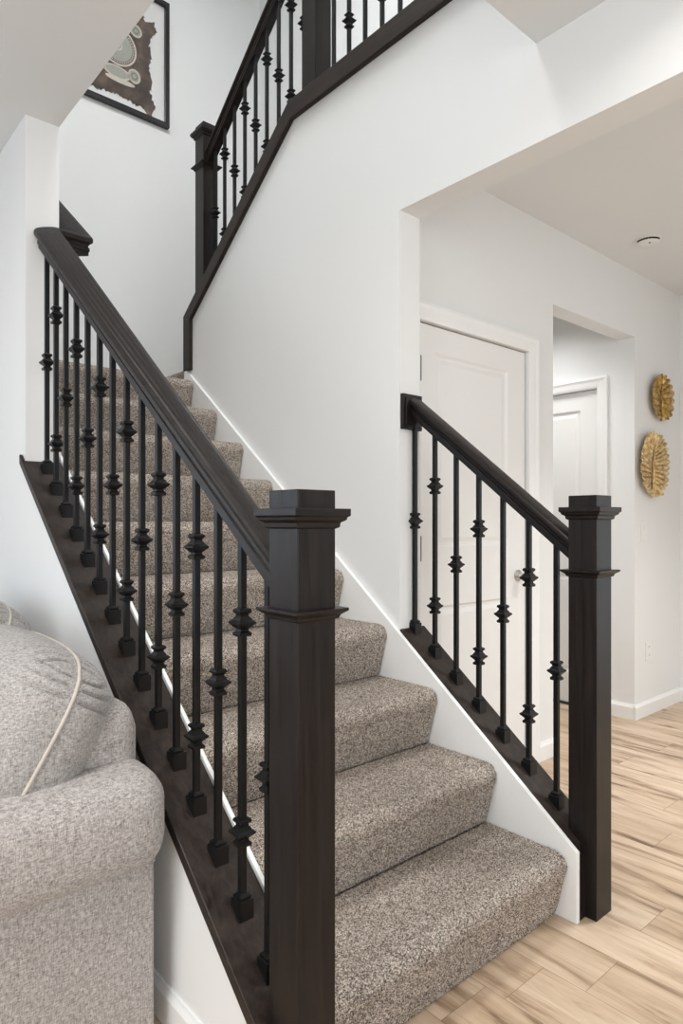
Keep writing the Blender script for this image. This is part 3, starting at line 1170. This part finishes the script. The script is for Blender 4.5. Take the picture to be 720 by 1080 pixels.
disc('mandala_disc', 0.0005, 0.108, .0010, SAGE, hide)
disc('mandala_ring', 0.100, 0.116, .0014, TAUPE, hide)
disc('mandala_ring', 0.119, 0.130, .0014, CREAM, hide)
disc('mandala_ring', 0.026, 0.034, .0016, CREAM, hide)
disc('mandala_ring', 0.006, 0.012, .0016, TAUPE, hide)
for sgn in (1, -1):
    for dx, dz, ex, ez in ((.115, -.155, 1.0, 1.1), (.125, .150, 1.0, 1.0)):
        disc('mandala_medallion', 0.0005, 0.036, .0012, SAGE, hide, sgn * dx, dz, ex, ez)
        disc('mandala_ring', 0.034, 0.042, .0015, CREAM, hide, sgn * dx, dz, ex, ez)
        disc('mandala_ring', 0.014, 0.022, .0015, TAUPE, hide, sgn * dx, dz, ex, ez)
disc('mandala_medallion', 0.0005, 0.034, .0012, SAGE, hide, 0, -.175, 2.3, 1.0)
disc('mandala_ring', 0.033, 0.040, .0015, CREAM, hide, 0, -.175, 2.3, 1.0)
disc('mandala_medallion', 0.0005, 0.018, .0012, CREAM, hide, 0.02, -.222, 5.5, 1.0)
for k in range(40):
    a = 2 * math.pi * k / 40
    disc('mandala_dot', .0003, .0042, .0016, CREAM, hide, .108 * math.cos(a), .108 * math.sin(a), seg=8)
MB().box(FX0 + .022, FX1 - .022, FY - .022, FY - .020, FZ0 + .022, FZ1 - .022).build('glass_pane', GLASS, pic)


# ------------------------------------------------------------------ gold leaf wall decor
def gold_leaf(name, c, w, h, lobes, mat, tilt, label, seedv, slits=False):
    """cupped oval metal leaf: ribs fanning from a midrib, scalloped rim, on a stand-off"""
    root = thing(name, (c[0], HY, c[1]), label, 'wall decor', 'gold leaf wall decor')
    rd = random.Random(seedv)
    ct, st = math.cos(tilt), math.sin(tilt)

    def place(u, v, o):
        a, b = u * w / 2, v * h / 2
        return (c[0] + a * ct - b * st, HY - o, c[1] + a * st + b * ct)

    def half(v):
        return max(0.0, 1 - abs(v) ** 2.3) ** .55

    m = MB()
    per, nu = 10, 12
    jit = [rd.uniform(-.035, .035) for _ in range(lobes + 1)]
    for sgn in (-1, 1):
        G = []
        for k in range(lobes * per + 1):
            q = k / per
            sv = q / lobes
            ph = math.pi * sv
            f = abs(math.sin(math.pi * q))                  # 0 in the grooves, 1 on the ribs
            c_, s_ = -math.cos(ph), math.sin(ph)
            ex = (abs(c_) ** 2.3 + abs(s_) ** 2.3) ** (-1 / 2.3)
            reach = (0.90 + 0.10 * f ** .5) * (1 + jit[int(q)])
            eu, ev = s_ * ex * reach, c_ * ex * reach
            rv = -0.86 + 1.50 * sv
            row = []
            for a in range(nu + 1):
                t = a / nu
                u = 0.015 + (eu - .015) * t if eu > .015 else eu * t
                v = rv + (ev - rv) * t ** (1.15 if ev > rv else .9)
                cup = 0.018 + 0.016 * t ** 2 + .010 * math.sin(math.pi * t)
                depth = 0.012 if not slits else 0.015
                row.append(place(sgn * u, v, cup + depth * (f - .5) * min(1, t * 3 + .15)))
            G.append(row)
        m.grid(G)
    o = m.build('leaf_blade', mat, root, smooth=False)
    md = o.modifiers.new('thick', 'SOLIDIFY')
    md.thickness = 0.0025
    rib = [place(0.02 * math.sin(i * .5), -1.04 + 1.74 * i / 14, .026 + .006 * math.sin(math.pi * i / 14)) for i in range(15)]
    MB().tube(rib, [0.0065 - .0035 * i / 14 for i in range(15)], 8).build('midrib', mat, root, smooth=True)
    MB().lathe([(.018, HY), (.018, HY - .004), (.006, HY - .006), (.006, HY - .02)], 12, (c[0], 0, c[1]), 'y').build('standoff', mat, root)
    return root


gold_leaf('gold_wall_leaf', (2.342, 1.888), 0.285, 0.270, 9, GOLD_DARK, -0.05, 'smaller dark gold leaf on the hall wall, the upper of the two', 5)
gold_leaf('gold_wall_leaf', (2.232, 1.478), 0.370, 0.385, 16, GOLD_PALE, -0.16, 'larger pale gold oval leaf on the hall wall, the lower of the two', 9, True)

# ------------------------------------------------------------------ smoke detector, switch, outlet
sd = thing('smoke_detector', (1.665, 0.475, CZ_), 'small round white smoke detector on the hall ceiling', 'smoke detector')
sdb = MB().lathe([(.001, CZ_), (.062, CZ_), (.062, CZ_ - .006), (.058, CZ_ - .008), (.057, CZ_ - .013), (.052, CZ_ - .019), (.040, CZ_ - .023), (.001, CZ_ - .024)], 40, (1.665, 0.475, 0), 'z').build('detector_body', PLASTIC, sd, bevel=.0)
sl = MB()
for k in range(10):
    a = math.radians(140 + k * 13)
    a2 = math.radians(140 + (k + 1) * 13 - 1)
    pts = []
    for aa, r in ((a, .0535), (a, .0585), (a2, .0585), (a2, .0535)):
        pts.append((1.665 + r * math.cos(aa), 0.475 + r * math.sin(aa)))
    sl.prism(pts, 'z', CZ_ - .0165, CZ_ - .009)
sl.build('vent_slot', SHADOWGAP, sd)['label'] = 'dark vent slot'
MB().lathe([(.001, CZ_ - .0225), (.006, CZ_ - .0235), (.005, CZ_ - .0250), (.001, CZ_ - .0255)], 12, (1.650, 0.462, 0), 'z').build('test_button', SHADOWGAP, sd)['label'] = 'dark test button'

sw_ = thing('light_switch', (2.150, HY, 1.085), 'white rocker light switch under the gold decor', 'switch')
MB().box(2.115, 2.185, HY - .006, HY, 1.03, 1.14).build('switch_plate', PLASTIC, sw_, bevel=.002)
MB().prism([(HY - .005, 1.055), (HY - .007, 1.055), (HY - .0115, 1.115), (HY - .005, 1.115)], 'x', 2.134, 2.166).build('rocker', PLASTIC, sw_)
ol = thing('wall_outlet', (2.215, HY, 0.375), 'white double wall outlet above the hall baseboard', 'outlet')
op = MB().box(2.180, 2.250, HY - .006, HY, 0.32, 0.43).build('outlet_plate', PLASTIC, ol, bevel=.002)
for dz in (-.024, .024):
    r = MB().lathe([(.016, HY - .0055), (.016, HY - .0075), (.001, HY - .0078)], 20, (2.215, 0, .375 + dz), 'y').build('socket', PLASTIC, op)
    for dx in (-.006, .006):
        MB().box(2.215 + dx - .001, 2.215 + dx + .001, HY - .0082, HY - .0074, .375 + dz - .004, .375 + dz + .005).build('socket_slot', SHADOWGAP, r)
